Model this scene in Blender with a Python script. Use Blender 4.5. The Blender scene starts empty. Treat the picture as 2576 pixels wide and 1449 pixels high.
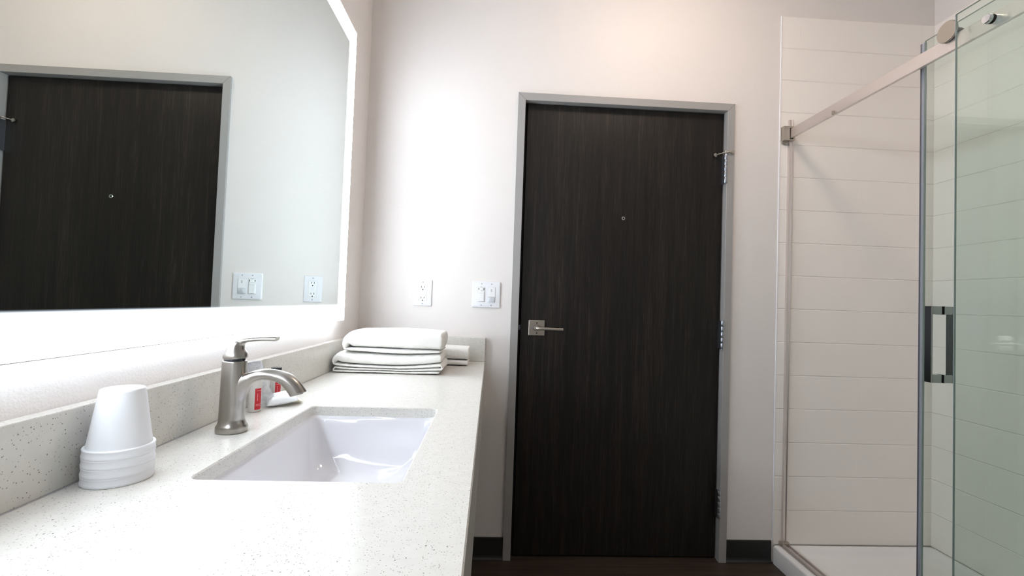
import bpy, bmesh, math, random
from mathutils import Vector, Matrix
C = bpy.context.scene.collection
scene = bpy.context.scene
PI = math.pi

# ------------------------------------------------------------------ camera, world, exposure
cam_d = bpy.data.cameras.new('camera'); cam = bpy.data.objects.new('camera', cam_d); C.objects.link(cam)
cam_r = Vector((0.99835058, -0.04579213, 0.0346296))
cam_u = Vector((-0.03595574, -0.02846054, 0.99894804))
cam_f = Vector((0.04475838, 0.99854548, 0.03006009))
M = Matrix((cam_r, cam_u, -cam_f)).transposed().to_4x4()
M.translation = Vector((0.58634, -2.09169, 1.14978))
cam.matrix_world = M
cam_d.sensor_fit = 'HORIZONTAL'; cam_d.sensor_width = 36.0
cam_d.lens = 1159.708 / 2576 * 36.0
cam_d.clip_start = 0.02; cam_d.clip_end = 50
scene.camera = cam

world = bpy.data.worlds.new('world'); scene.world = world; world.use_nodes = True
world.node_tree.nodes['Background'].inputs[0].default_value = (0.9, 0.85, 0.8, 1)
world.node_tree.nodes['Background'].inputs[1].default_value = 0.02
scene.view_settings.view_transform = 'Standard'
try: scene.view_settings.look = 'None'
except Exception: pass
scene.view_settings.gamma = 1.0
scene.view_settings.use_curve_mapping = False
scene.view_settings.exposure = 1.0
LAMP_POWER = 19.3        # emission of the ceiling lamp diffuser
BAND_POWER = 12.3        # emission of the lit band of the mirror

# ------------------------------------------------------------------ node helpers
def new_mat(name):
    m = bpy.data.materials.new(name); m.use_nodes = True
    return m, m.node_tree, m.node_tree.nodes['Principled BSDF']
def node(nt, t, **kw):
    n = nt.nodes.new(t)
    for k, v in kw.items(): setattr(n, k, v)
    return n
def setin(n, **kw):
    for k, v in kw.items(): n.inputs[k.replace('_', ' ')].default_value = v
def math_n(nt, op, a, b=None, c=None, clamp=False):
    n = node(nt, 'ShaderNodeMath', operation=op); n.use_clamp = clamp
    for i, v in enumerate((a, b, c)):
        if v is None: continue
        if isinstance(v, (int, float)): n.inputs[i].default_value = v
        else: nt.links.new(v, n.inputs[i])
    return n.outputs[0]
def basic(name, col, rough=0.5, metal=0.0, spec=0.5, coat=0.0, bump=None, var=0.0):
    """plain surface with a slight procedural colour variation and optional bump=(scale, distance)"""
    m, nt, p = new_mat(name)
    p.inputs['Roughness'].default_value = rough; p.inputs['Metallic'].default_value = metal
    p.inputs['Specular IOR Level'].default_value = spec; p.inputs['Coat Weight'].default_value = coat
    p.inputs['Base Color'].default_value = (*col, 1)
    tc = node(nt, 'ShaderNodeTexCoord')
    if var:
        nz = node(nt, 'ShaderNodeTexNoise'); nz.inputs['Scale'].default_value = 9
        nt.links.new(tc.outputs['Object'], nz.inputs['Vector'])
        mx = node(nt, 'ShaderNodeMix', data_type='RGBA')
        mx.inputs['A'].default_value = (*[c * (1 - var) for c in col], 1); mx.inputs['B'].default_value = (*[min(1, c * (1 + var)) for c in col], 1)
        nt.links.new(nz.outputs['Fac'], mx.inputs['Factor']); nt.links.new(mx.outputs['Result'], p.inputs['Base Color'])
    if bump:
        nz = node(nt, 'ShaderNodeTexNoise'); nz.inputs['Scale'].default_value = bump[0]; nz.inputs['Detail'].default_value = 3
        nt.links.new(tc.outputs['Object'], nz.inputs['Vector'])
        b = node(nt, 'ShaderNodeBump'); b.inputs['Distance'].default_value = bump[1]; b.inputs['Strength'].default_value = 1
        nt.links.new(nz.outputs['Fac'], b.inputs['Height']); nt.links.new(b.outputs['Normal'], p.inputs['Normal'])
    return m

def wall_mat():
    m, nt, p = new_mat('painted_orange_peel')
    p.inputs['Base Color'].default_value = (0.80, 0.752, 0.725, 1)
    p.inputs['Roughness'].default_value = 0.5; p.inputs['Specular IOR Level'].default_value = 0.4
    tc = node(nt, 'ShaderNodeTexCoord')
    a = node(nt, 'ShaderNodeTexNoise'); a.inputs['Scale'].default_value = 210; a.inputs['Detail'].default_value = 2; a.inputs['Roughness'].default_value = .5
    nt.links.new(tc.outputs['Object'], a.inputs['Vector'])
    v = node(nt, 'ShaderNodeMapRange', interpolation_type='SMOOTHSTEP')
    v.inputs['From Min'].default_value = 0.30; v.inputs['From Max'].default_value = 0.70
    nt.links.new(a.outputs['Fac'], v.inputs['Value'])
    b = node(nt, 'ShaderNodeBump'); b.inputs['Distance'].default_value = 0.00042; b.inputs['Strength'].default_value = .5
    nt.links.new(v.outputs['Result'], b.inputs['Height']); nt.links.new(b.outputs['Normal'], p.inputs['Normal'])
    return m

def quartz_mat():
    m, nt, p = new_mat('speckled_quartz')
    p.inputs['Roughness'].default_value = 0.24; p.inputs['Specular IOR Level'].default_value = 0.5
    tc = node(nt, 'ShaderNodeTexCoord')
    # soft mottling of the ground
    nz = node(nt, 'ShaderNodeTexNoise'); nz.inputs['Scale'].default_value = 55; nz.inputs['Detail'].default_value = 3
    nt.links.new(tc.outputs['Object'], nz.inputs['Vector'])
    mx = node(nt, 'ShaderNodeMix', data_type='RGBA')
    mx.inputs['A'].default_value = (0.66, 0.635, 0.59, 1); mx.inputs['B'].default_value = (0.75, 0.73, 0.685, 1)
    nt.links.new(nz.outputs['Fac'], mx.inputs['Factor'])
    col = mx.outputs['Result']
    # flecks: small cells of a stretched and warped Voronoi, only some of which are dark
    wn = node(nt, 'ShaderNodeTexNoise'); wn.inputs['Scale'].default_value = 260
    nt.links.new(tc.outputs['Object'], wn.inputs['Vector'])
    wm = node(nt, 'ShaderNodeVectorMath', operation='SCALE'); wm.inputs['Scale'].default_value = 0.0028
    nt.links.new(wn.outputs['Color'], wm.inputs[0])
    wa = node(nt, 'ShaderNodeVectorMath', operation='ADD')
    nt.links.new(tc.outputs['Object'], wa.inputs[0]); nt.links.new(wm.outputs[0], wa.inputs[1])
    for scale, thr, gate, c in ((210, 0.18, 0.74, (0.13, 0.115, 0.10)), (380, 0.27, 0.66, (0.30, 0.27, 0.235)), (120, 0.115, 0.74, (0.11, 0.10, 0.09))):
        vo = node(nt, 'ShaderNodeTexVoronoi'); vo.inputs['Scale'].default_value = scale
        nt.links.new(wa.outputs[0], vo.inputs['Vector'])
        sp = node(nt, 'ShaderNodeSeparateColor'); nt.links.new(vo.outputs['Color'], sp.inputs[0])
        d = math_n(nt, 'LESS_THAN', vo.outputs['Distance'], thr)
        g = math_n(nt, 'GREATER_THAN', sp.outputs[0], gate)
        f = math_n(nt, 'MULTIPLY', d, g); f = math_n(nt, 'MULTIPLY', f, math_n(nt, 'MULTIPLY_ADD', sp.outputs[1], 0.6, 0.35))
        m2 = node(nt, 'ShaderNodeMix', data_type='RGBA'); m2.inputs['B'].default_value = (*c, 1)
        nt.links.new(f, m2.inputs['Factor']); nt.links.new(col, m2.inputs['A']); col = m2.outputs['Result']
    nt.links.new(col, p.inputs['Base Color'])
    return m

def door_mat():
    m, nt, p = new_mat('dark_wood_laminate')
    tc = node(nt, 'ShaderNodeTexCoord')
    def streak(sx, sz, det, lo, hi):
        mp = node(nt, 'ShaderNodeMapping'); mp.inputs['Scale'].default_value = (sx, sx, sz)
        nt.links.new(tc.outputs['Object'], mp.inputs['Vector'])
        n = node(nt, 'ShaderNodeTexNoise'); n.inputs['Scale'].default_value = 1; n.inputs['Detail'].default_value = det; n.inputs['Roughness'].default_value = .7
        nt.links.new(mp.outputs[0], n.inputs['Vector'])
        r = node(nt, 'ShaderNodeMapRange'); r.inputs['From Min'].default_value = lo; r.inputs['From Max'].default_value = hi
        nt.links.new(n.outputs['Fac'], r.inputs['Value']); return r.outputs['Result']
    fine = streak(520, 9, 3, .3, .75); broad = streak(26, 1.1, 4, .3, .72)
    f = math_n(nt, 'ADD', math_n(nt, 'MULTIPLY', fine, .65), math_n(nt, 'MULTIPLY', broad, .35), clamp=True)
    cr = node(nt, 'ShaderNodeValToRGB')
    e = cr.color_ramp.elements
    e[0].position = 0.15; e[0].color = (0.003, 0.0024, 0.0018, 1)
    e[1].position = 0.95; e[1].color = (0.060, 0.044, 0.034, 1)
    k = cr.color_ramp.elements.new(0.55); k.color = (0.0122, 0.0092, 0.0072, 1)
    nt.links.new(f, cr.inputs[0]); nt.links.new(cr.outputs[0], p.inputs['Base Color'])
    p.inputs['Roughness'].default_value = 0.44; p.inputs['Specular IOR Level'].default_value = 0.36
    b = node(nt, 'ShaderNodeBump'); b.inputs['Distance'].default_value = 0.0002; b.inputs['Strength'].default_value = .5
    nt.links.new(fine, b.inputs['Height']); nt.links.new(b.outputs['Normal'], p.inputs['Normal'])
    return m

def floor_mat():
    m, nt, p = new_mat('dark_plank_vinyl')
    tc = node(nt, 'ShaderNodeTexCoord')
    mp = node(nt, 'ShaderNodeMapping'); mp.inputs['Scale'].default_value = (3, 90, 1)
    nt.links.new(tc.outputs['Object'], mp.inputs['Vector'])
    n = node(nt, 'ShaderNodeTexNoise'); n.inputs['Scale'].default_value = 1; n.inputs['Detail'].default_value = 4
    nt.links.new(mp.outputs[0], n.inputs['Vector'])
    br = node(nt, 'ShaderNodeTexBrick'); br.inputs['Scale'].default_value = 1; br.inputs['Brick Width'].default_value = 1.2; br.inputs['Row Height'].default_value = .15
    br.inputs['Mortar Size'].default_value = .0012; br.inputs['Mortar'].default_value = (0.01, .008, .006, 1)
    br.inputs['Color1'].default_value = (0.040, 0.026, 0.018, 1); br.inputs['Color2'].default_value = (0.062, 0.040, 0.028, 1)
    nt.links.new(tc.outputs['Object'], br.inputs['Vector'])
    mx = node(nt, 'ShaderNodeMix', data_type='RGBA', blend_type='MULTIPLY'); mx.inputs['Factor'].default_value = 1
    cr = node(nt, 'ShaderNodeMapRange'); cr.inputs['From Min'].default_value = .3; cr.inputs['From Max'].default_value = .7; cr.inputs['To Min'].default_value = .5; cr.inputs['To Max'].default_value = 1.4
    nt.links.new(n.outputs['Fac'], cr.inputs['Value'])
    nt.links.new(br.outputs['Color'], mx.inputs['A']); nt.links.new(cr.outputs['Result'], mx.inputs['B'])
    nt.links.new(mx.outputs['Result'], p.inputs['Base Color'])
    p.inputs['Roughness'].default_value = .45
    return m

def tile_mat(axis, shift, upright):
    """moulded white surround with grooves laid out as tiles; axis = 0 for a wall along x, 1 along y"""
    m, nt, p = new_mat('moulded_tile_surround')
    p.inputs['Base Color'].default_value = (0.93, 0.875, 0.83, 1); p.inputs['Roughness'].default_value = 0.38; p.inputs['Specular IOR Level'].default_value = .35
    tc = node(nt, 'ShaderNodeTexCoord'); sp = node(nt, 'ShaderNodeSeparateXYZ'); nt.links.new(tc.outputs['Object'], sp.inputs[0])
    RH = 0.1542
    a = math_n(nt, 'ADD', sp.outputs[axis], shift); z = math_n(nt, 'ADD', sp.outputs[2], -0.0815 + RH * 2)
    cb = node(nt, 'ShaderNodeCombineXYZ'); nt.links.new(a, cb.inputs[0]); nt.links.new(z, cb.inputs[1])
    br = node(nt, 'ShaderNodeTexBrick'); br.inputs['Scale'].default_value = 1; br.inputs['Brick Width'].default_value = .6; br.inputs['Row Height'].default_value = RH
    br.inputs['Mortar Size'].default_value = .0016; br.inputs['Mortar Smooth'].default_value = 1; br.offset = .5
    nt.links.new(cb.outputs[0], br.inputs['Vector'])
    # the horizontal grooves are deeper than the upright ones
    fz = math_n(nt, 'FRACT', math_n(nt, 'DIVIDE', z, RH))
    dz = math_n(nt, 'MULTIPLY', math_n(nt, 'MINIMUM', fz, math_n(nt, 'SUBTRACT', 1.0, fz)), RH)
    g = node(nt, 'ShaderNodeMapRange', interpolation_type='SMOOTHSTEP'); g.inputs['From Min'].default_value = 0; g.inputs['From Max'].default_value = .0036
    g.inputs['To Min'].default_value = 1; g.inputs['To Max'].default_value = 0
    nt.links.new(dz, g.inputs['Value'])
    fac = math_n(nt, 'MAXIMUM', g.outputs['Result'], math_n(nt, 'MULTIPLY', br.outputs['Fac'], upright))
    h = math_n(nt, 'SUBTRACT', 1.0, fac)
    nz = node(nt, 'ShaderNodeTexNoise'); nz.inputs['Scale'].default_value = 60; nt.links.new(tc.outputs['Object'], nz.inputs['Vector'])
    h = math_n(nt, 'ADD', h, math_n(nt, 'MULTIPLY', nz.outputs['Fac'], .02))
    b = node(nt, 'ShaderNodeBump'); b.inputs['Distance'].default_value = 0.0017; b.inputs['Strength'].default_value = 1
    nt.links.new(h, b.inputs['Height']); nt.links.new(b.outputs['Normal'], p.inputs['Normal'])
    return m

def glass_mat(name, tint, refl=1.0):
    m, nt, p = new_mat(name); nt.nodes.remove(p)
    out = nt.nodes['Material Output']
    tr = node(nt, 'ShaderNodeBsdfTransparent'); tr.inputs[0].default_value = (*tint, 1)
    gl = node(nt, 'ShaderNodeBsdfGlossy'); gl.inputs['Roughness'].default_value = 0.0; gl.inputs[0].default_value = (refl, refl, refl, 1)
    fr = node(nt, 'ShaderNodeFresnel'); geo = node(nt, 'ShaderNodeNewGeometry')   # same reflectance on both faces of the pane
    nt.links.new(math_n(nt, 'MULTIPLY_ADD', geo.outputs['Backfacing'], 1 / 1.5 - 1.5, 1.5), fr.inputs['IOR'])
    mx = node(nt, 'ShaderNodeMixShader')
    nt.links.new(fr.outputs[0], mx.inputs[0]); nt.links.new(tr.outputs[0], mx.inputs[1]); nt.links.new(gl.outputs[0], mx.inputs[2])
    nt.links.new(mx.outputs[0], out.inputs[0])
    return m

def film_mat(name, col, alpha, mottle=.6):
    m, nt, p = new_mat(name); out = nt.nodes['Material Output']
    p.inputs['Base Color'].default_value = (*col, 1); p.inputs['Roughness'].default_value = .12
    tc = node(nt, 'ShaderNodeTexCoord'); nz = node(nt, 'ShaderNodeTexNoise'); nz.inputs['Scale'].default_value = 90; nz.inputs['Detail'].default_value = 3
    nt.links.new(tc.outputs['Object'], nz.inputs['Vector'])
    r = node(nt, 'ShaderNodeMapRange'); r.inputs['To Min'].default_value = alpha * (1 - mottle); r.inputs['To Max'].default_value = min(1, alpha * (1 + mottle))
    nt.links.new(nz.outputs['Fac'], r.inputs['Value'])
    tr = node(nt, 'ShaderNodeBsdfTransparent'); mx = node(nt, 'ShaderNodeMixShader')
    nt.links.new(r.outputs[0], mx.inputs[0]); nt.links.new(tr.outputs[0], mx.inputs[1]); nt.links.new(p.outputs[0], mx.inputs[2])
    nt.links.new(mx.outputs[0], out.inputs[0])
    return m

def emit_mat(name, col, power):
    m, nt, p = new_mat(name)
    p.inputs['Base Color'].default_value = (.8, .8, .8, 1)
    p.inputs['Emission Color'].default_value = (*col, 1); p.inputs['Emission Strength'].default_value = power
    return m

# mirror geometry (the wall behind it is x = 0)
MX = 0.0371; MY0, MY1 = -1.86, -0.328; MZ0, MZ1 = 1.0595, 2.1545; BW = 0.0505
BY1 = -0.400; BY0 = MY0 + (MY1 - BY1); BZ0 = 1.1105; BZ1 = 2.0880
LED = (0.815, 0.91, 1.0)
def mirror_mat():
    """silvered glass whose etched frost fades out along the inner edge of the lit band"""
    m, nt, p = new_mat('silvered_glass'); out = nt.nodes['Material Output']
    p.inputs['Base Color'].default_value = (0.755, 0.82, 0.81, 1); p.inputs['Metallic'].default_value = 1; p.inputs['Roughness'].default_value = 0.0
    tc = node(nt, 'ShaderNodeTexCoord'); sp = node(nt, 'ShaderNodeSeparateXYZ'); nt.links.new(tc.outputs['Object'], sp.inputs[0])
    # object coordinates are measured from the mirror's base (0, mid y, MZ0)
    yc = 0.0; hy = (BY1 - BY0) / 2; zc = (BZ0 + BZ1) / 2 - MZ0; hz = (BZ1 - BZ0) / 2
    dy = math_n(nt, 'SUBTRACT', hy, math_n(nt, 'ABSOLUTE', math_n(nt, 'SUBTRACT', sp.outputs[1], yc)))
    dz = math_n(nt, 'SUBTRACT', hz, math_n(nt, 'ABSOLUTE', math_n(nt, 'SUBTRACT', sp.outputs[2], zc)))
    d = math_n(nt, 'MINIMUM', dy, dz)
    r = node(nt, 'ShaderNodeMapRange'); r.inputs['From Min'].default_value = 0.0; r.inputs['From Max'].default_value = 0.011
    r.inputs['To Min'].default_value = 1; r.inputs['To Max'].default_value = 0
    nt.links.new(d, r.inputs['Value'])
    f = math_n(nt, 'POWER', r.outputs[0], 2.5)
    em = node(nt, 'ShaderNodeEmission'); em.inputs[0].default_value = (*LED, 1); em.inputs[1].default_value = BAND_POWER * .5
    mx = node(nt, 'ShaderNodeMixShader')
    nt.links.new(f, mx.inputs[0]); nt.links.new(p.outputs[0], mx.inputs[1]); nt.links.new(em.outputs[0], mx.inputs[2]); nt.links.new(mx.outputs[0], out.inputs[0])
    return m

def towel_mat():
    m, nt, p = new_mat('white_terry')
    p.inputs['Base Color'].default_value = (0.91, 0.89, 0.85, 1); p.inputs['Roughness'].default_value = .95; p.inputs['Specular IOR Level'].default_value = .1
    p.inputs['Sheen Weight'].default_value = .3
    tc = node(nt, 'ShaderNodeTexCoord')
    a = node(nt, 'ShaderNodeTexNoise'); a.inputs['Scale'].default_value = 700; a.inputs['Detail'].default_value = 2
    b2 = node(nt, 'ShaderNodeTexNoise'); b2.inputs['Scale'].default_value = 45; b2.inputs['Detail'].default_value = 3
    nt.links.new(tc.outputs['Object'], a.inputs['Vector']); nt.links.new(tc.outputs['Object'], b2.inputs['Vector'])
    h = math_n(nt, 'ADD', a.outputs['Fac'], math_n(nt, 'MULTIPLY', b2.outputs['Fac'], 2.0))
    b = node(nt, 'ShaderNodeBump'); b.inputs['Distance'].default_value = .0014; b.inputs['Strength'].default_value = .8
    nt.links.new(h, b.inputs['Height']); nt.links.new(b.outputs['Normal'], p.inputs['Normal'])
    return m

def brushed_mat(name, col, rough):
    m, nt, p = new_mat(name)
    p.inputs['Base Color'].default_value = (*col, 1); p.inputs['Metallic'].default_value = 1; p.inputs['Roughness'].default_value = rough
    tc = node(nt, 'ShaderNodeTexCoord'); mp = node(nt, 'ShaderNodeMapping'); mp.inputs['Scale'].default_value = (2500, 2500, 600)
    nt.links.new(tc.outputs['Object'], mp.inputs['Vector'])
    n = node(nt, 'ShaderNodeTexNoise'); n.inputs['Scale'].default_value = 1; n.inputs['Detail'].default_value = 2
    nt.links.new(mp.outputs[0], n.inputs['Vector'])
    r = node(nt, 'ShaderNodeMapRange'); r.inputs['To Min'].default_value = rough * .95; r.inputs['To Max'].default_value = rough * 1.06
    nt.links.new(n.outputs['Fac'], r.inputs['Value']); nt.links.new(r.outputs[0], p.inputs['Roughness'])
    return m

MT = dict(
    wall=wall_mat(), quartz=quartz_mat(), door=door_mat(), floor=floor_mat(),
    tile_back=tile_mat(0, -2.0095, .18), tile_right=tile_mat(1, 0.33, .08), towel=towel_mat(), mirror=mirror_mat(),
    ceiling=basic('ceiling_paint', (.80, .77, .74), .8, bump=(90, .0008)),
    frame=basic('grey_enamel', (.36, .345, .335), .36, 0, .5, var=.03),
    base=basic('dark_rubber_base', (.013, .0135, .013), .55, var=.1),
    nickel=brushed_mat('brushed_nickel', (.41, .385, .355), .29),
    satin=brushed_mat('satin_nickel', (.47, .43, .38), .33),
    hinge=brushed_mat('satin_steel', (.40, .42, .47), .36),
    rail=brushed_mat('satin_aluminium', (.74, .69, .67), .38),
    chrome=basic('polished_chrome', (.80, .81, .84), .06, 1),
    mirrorchrome=basic('mirror_polished_chrome', (.42, .43, .44), .05, 1),
    darkchrome=basic('dark_plated_metal', (.09, .10, .12), .18, 1),
    black=basic('black_plastic', (.012, .012, .013), .35),
    gap=basic('dark_void', (.01, .01, .01), .9),
    plate=basic('white_wall_plate_plastic', (.80, .80, .83), .3),
    device=basic('bright_white_plastic', (.86, .86, .86), .28),
    lens=basic('pale_grey_lens', (.62, .64, .67), .18),
    ink=basic('grey_ink', (.12, .12, .13), .6),
    screw=basic('painted_screw', (.50, .50, .52), .4),
    ceramic=basic('glazed_ceramic', (.80, .79, .82), .06, coat=.5),
    pan=basic('white_acrylic', (.84, .82, .81), .25),
    caulk=basic('white_caulk', (.88, .87, .90), .4),
    foam=basic('white_foam', (.86, .87, .90), .55),
    bottle=basic('frosted_bottle', (.66, .62, .58), .3),
    red=basic('red_label', (.55, .012, .022), .45),
    pink=basic('pale_print', (.85, .35, .38), .5),
    paper=basic('white_wrapper', (.86, .87, .88), .35, bump=(160, .0008)),
    yellow=basic('cream_wrapper', (.80, .78, .64), .4, bump=(160, .0008)),
    film=film_mat('clear_film', (.80, .82, .88), .38),
    glass=glass_mat('shower_glass', (0.915, 0.955, 0.935)),
    edge=basic('glass_edge', (.30, .36, .33), .1),
    seal=film_mat('clear_vinyl_seal', (.50, .53, .60), .5, .05),
    sealdark=basic('grey_vinyl_strip', (.10, .10, .12), .35),
    band=emit_mat('lit_band', LED, BAND_POWER),
    glow=emit_mat('added_strip_glow', LED, BAND_POWER * .22),  # for the added strip that lights the wall under the mirror
    lamp=emit_mat('lamp_diffuser', (1.0, .79, .64), LAMP_POWER),
    housing=basic('mirror_housing', (.55, .56, .58), .35, .6),
)

# ------------------------------------------------------------------ mesh helpers
def base_of(p):
    v = Vector((0, 0, 0))
    while p is not None: v += p.location; p = p.parent
    return v
def obj(name, bm, mat, parent=None, smooth=False, angle=None, label=None):
    """one mesh object out of world-coordinate geometry, re-centred on its parent's base"""
    if parent is not None: bmesh.ops.translate(bm, verts=bm.verts, vec=-base_of(parent))
    bmesh.ops.recalc_face_normals(bm, faces=bm.faces)
    me = bpy.data.meshes.new(name); bm.to_mesh(me); bm.free()
    for m in (mat if isinstance(mat, (list, tuple)) else [mat]): me.materials.append(m)
    if smooth:
        for f in me.polygons: f.use_smooth = True
        if angle is not None:
            try: me.set_sharp_from_angle(angle=math.radians(angle))
            except Exception: pass
    o = bpy.data.objects.new(name, me); C.objects.link(o)
    if parent is not None: o.parent = parent
    if label: o['label'] = label
    return o
def thing(name, label, cat, loc, group=None):
    o = bpy.data.objects.new(name, None); C.objects.link(o); o.location = loc; o.empty_display_size = .05
    o['label'] = label; o['category'] = cat
    if group: o['group'] = group
    return o
def struct(o, label=None, cat=None):
    o['kind'] = 'structure'
    if label: o['label'] = label
    if cat: o['category'] = cat
    return o
def box(bm, x0, x1, y0, y1, z0, z1, bev=0, seg=2, mi=0):
    r = bmesh.ops.create_cube(bm, size=1)
    vs = r['verts']
    bmesh.ops.scale(bm, verts=vs, vec=(x1 - x0, y1 - y0, z1 - z0))
    bmesh.ops.translate(bm, verts=vs, vec=((x0 + x1) / 2, (y0 + y1) / 2, (z0 + z1) / 2))
    fs = {f for v in vs for f in v.link_faces}
    for f in fs: f.material_index = mi
    if bev:
        es = list({e for v in vs for e in v.link_edges})
        rr = bmesh.ops.bevel(bm, geom=es, offset=bev, segments=seg, affect='EDGES', profile=.5)
        for f in rr['faces']: f.material_index = mi
def mkbox(*a, **k):
    bm = bmesh.new(); box(bm, *a, **k); return bm
def loft(bm, rings, cap0=True, cap1=True, closed=False, mi=0):
    vr = [[bm.verts.new(p) for p in r] for r in rings]
    n = len(vr[0])
    for i in range(len(vr) - 1):
        for j in range(n):
            f = bm.faces.new((vr[i][j], vr[i][(j + 1) % n], vr[i + 1][(j + 1) % n], vr[i + 1][j])); f.material_index = mi
    if cap0: bm.faces.new(vr[0]).material_index = mi
    if cap1: bm.faces.new(vr[-1]).material_index = mi
    return vr
def sup(n, rx, ry, e=2.0):
    out = []
    for i in range(n):
        t = 2 * PI * i / n; c, s = math.cos(t), math.sin(t)
        out.append((rx * math.copysign(abs(c) ** (2 / e), c), ry * math.copysign(abs(s) ** (2 / e), s)))
    return out
def ring_z(cx, cy, z, rx, ry, n=48, e=2.0):
    return [(cx + a, cy + b, z) for a, b in sup(n, rx, ry, e)]
def lathe(bm, c, prof, axis=(0, 0, 1), n=40, cap0=True, cap1=True, mi=0):
    """prof = [(radius, height along axis)]"""
    ax = Vector(axis).normalized()
    t = Vector((0, 0, 1)) if abs(ax.z) < .9 else Vector((1, 0, 0))
    u = ax.cross(t).normalized(); v = ax.cross(u)
    rings = [[Vector(c) + ax * h + (u * math.cos(2 * PI * i / n) + v * math.sin(2 * PI * i / n)) * max(r, 1e-5) for i in range(n)] for r, h in prof]
    loft(bm, rings, cap0, cap1, mi=mi)
def sweep(bm, pts, radii, side=(0, 1, 0), n=28, e=2.0, mi=0):
    """tube along pts; radii = [(in plane, sideways)]; side = constant sideways vector"""
    P = [Vector(p) for p in pts]; S = Vector(side).normalized(); rings = []
    for i, p in enumerate(P):
        t = (P[min(i + 1, len(P) - 1)] - P[max(i - 1, 0)]).normalized()
        u = t.cross(S).normalized(); a, b = radii[i]
        rings.append([p + u * x + S * y for x, y in sup(n, a, b, e)])
    loft(bm, rings, mi=mi)
def catmull(pts, k=6):
    P = [Vector(p) for p in pts]; out = []
    for i in range(len(P) - 1):
        p0 = P[max(i - 1, 0)]; p1 = P[i]; p2 = P[i + 1]; p3 = P[min(i + 2, len(P) - 1)]
        for j in range(k):
            t = j / k
            out.append(.5 * ((2 * p1) + (p2 - p0) * t + (2 * p0 - 5 * p1 + 4 * p2 - p3) * t * t + (3 * p1 - p0 - 3 * p2 + p3) * t ** 3))
    out.append(P[-1]); return out
def rrect(x0, x1, y0, y1, r, k=8):
    out = []
    for cx, cy, a in ((x1 - r, y1 - r, 0), (x0 + r, y1 - r, 90), (x0 + r, y0 + r, 180), (x1 - r, y0 + r, 270)):
        for i in range(k + 1):
            t = math.radians(a + 90 * i / k); out.append((cx + r * math.cos(t), cy + r * math.sin(t)))
    return out

# ------------------------------------------------------------------ room shell
CZ = 2.75; RX = 2.70; FY = -3.3
DX0, DX1, DH = 0.7135, 1.6605, 2.076       # clear door opening
W0, W1, WH = 0.6790, 1.6945, 2.1105        # outer edges of the door frame
struct(obj('floor', mkbox(-.1, RX + .1, FY - .1, .25, -.1, 0), MT['floor']), 'dark brown wood-look plank floor')
struct(obj('ceiling', mkbox(-.1, RX + .1, FY - .1, .25, CZ, CZ + .1), MT['ceiling']), 'plain pale ceiling')
struct(obj('wall_left', mkbox(-.1, 0, FY - .1, .15, 0, CZ), MT['wall']), 'pale textured wall behind the lit mirror')
bm = bmesh.new(); box(bm, 0, DX0 - .02, 0, .14, 0, CZ); box(bm, DX1 + .02, RX, 0, .14, 0, CZ); box(bm, DX0 - .02, DX1 + .02, 0, .14, DH + .02, CZ)
struct(obj('wall_back', bm, MT['wall']), 'pale textured wall around the dark door')
struct(obj('wall_right', mkbox(2.676, RX + .1, FY - .1, .15, 0, CZ), MT['wall']), 'pale wall of the shower alcove')
struct(obj('wall_front', mkbox(0, 2.676, FY - .1, FY, 0, CZ), MT['wall']), 'pale wall behind the viewer')
struct(obj('wall_shower_end', mkbox(1.912, 2.676, -1.66, -1.56, 0, CZ), MT['wall']), 'pale wall closing the near end of the shower')
# moulded surround panels
struct(obj('wall_shower_back', mkbox(1.9185, 2.6755, -.005, -.0005, .0815, 2.549), MT['tile_back']), 'white moulded tile surround behind the shower opening')
struct(obj('wall_shower_right', mkbox(2.6705, 2.6755, -1.555, -.0055, .0815, 2.549), MT['tile_right']), 'white moulded tile surround on the long shower wall')
struct(obj('trim_1', mkbox(1.9125, 1.9182, -.0065, -.0005, .10, 2.549, bev=.0015), MT['caulk']), 'white caulk line edging the shower surround')
# rubber cove bases
def cove(name, x0, x1, y, z=.098):
    bm = bmesh.new()
    prof = [(0.0005, 0), (-.013, 0), (-.012, .0035), (-.0065, .010), (-.0045, .018), (-.0045, z - .003), (-.003, z), (0.0005, z)]
    loft(bm, [[(x0, y + a - .001, b + .0006) for a, b in prof], [(x1, y + a - .001, b + .0006) for a, b in prof]])
    return struct(obj(name, bm, MT['base']), 'dark rubber cove base')
cove('baseboard_back_left', .003, W0 - .001, 0)
cove('baseboard_back_right', W1 + .001, 1.908, 0)

# ------------------------------------------------------------------ the door
door = thing('door_1', 'dark wood-grain flush door in a grey metal frame', 'door', (1.187, 0, 0)); door['kind'] = 'structure'
bm = bmesh.new()
fy0, fy1 = -.012, .12
def fprof(a):   # frame section: (offset out from the opening, y) -- opening side at 0
    return a
# section of a hollow metal frame, from outer face edge round to the stop
sec = [(.034, .0), (.034, fy0), (0.0015, fy0), (0, fy0 + .0015), (0, .012), (.0025, .0135), (.0025, .070), (-.014, .070), (-.014, .118), (.034, .118)]
def corner_path(o):     # up the left jamb, across the head, down the right jamb, mitred
    return [(DX0 - o, .0004), (DX0 - o, DH + o), (DX1 + o, DH + o), (DX1 + o, .0004)]
rings = []
for k in range(4):
    rings.append([(corner_path(o)[k][0], y, corner_path(o)[k][1]) for o, y in sec])
loft(bm, rings)
fr = obj('door_frame', bm, MT['frame'], door, label='grey metal frame')
for s, cx in ((-1, DX0), (1, DX1)):       # the hairline mitre joints
    bm = bmesh.new()
    a = (cx + s * .0005, DH + .0005); b = (cx + s * .0335, DH + .0335)
    sweep(bm, [(a[0], fy0 + .0001, a[1]), (b[0], fy0 + .0001, b[1])], [(.0004, .0004)] * 2, n=6)
    obj('mitre_joint', bm, MT['gap'], fr)
SX0, SX1, SZ0, SZ1, SY = .7265, 1.6575, .008, 2.0735, .024
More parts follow.
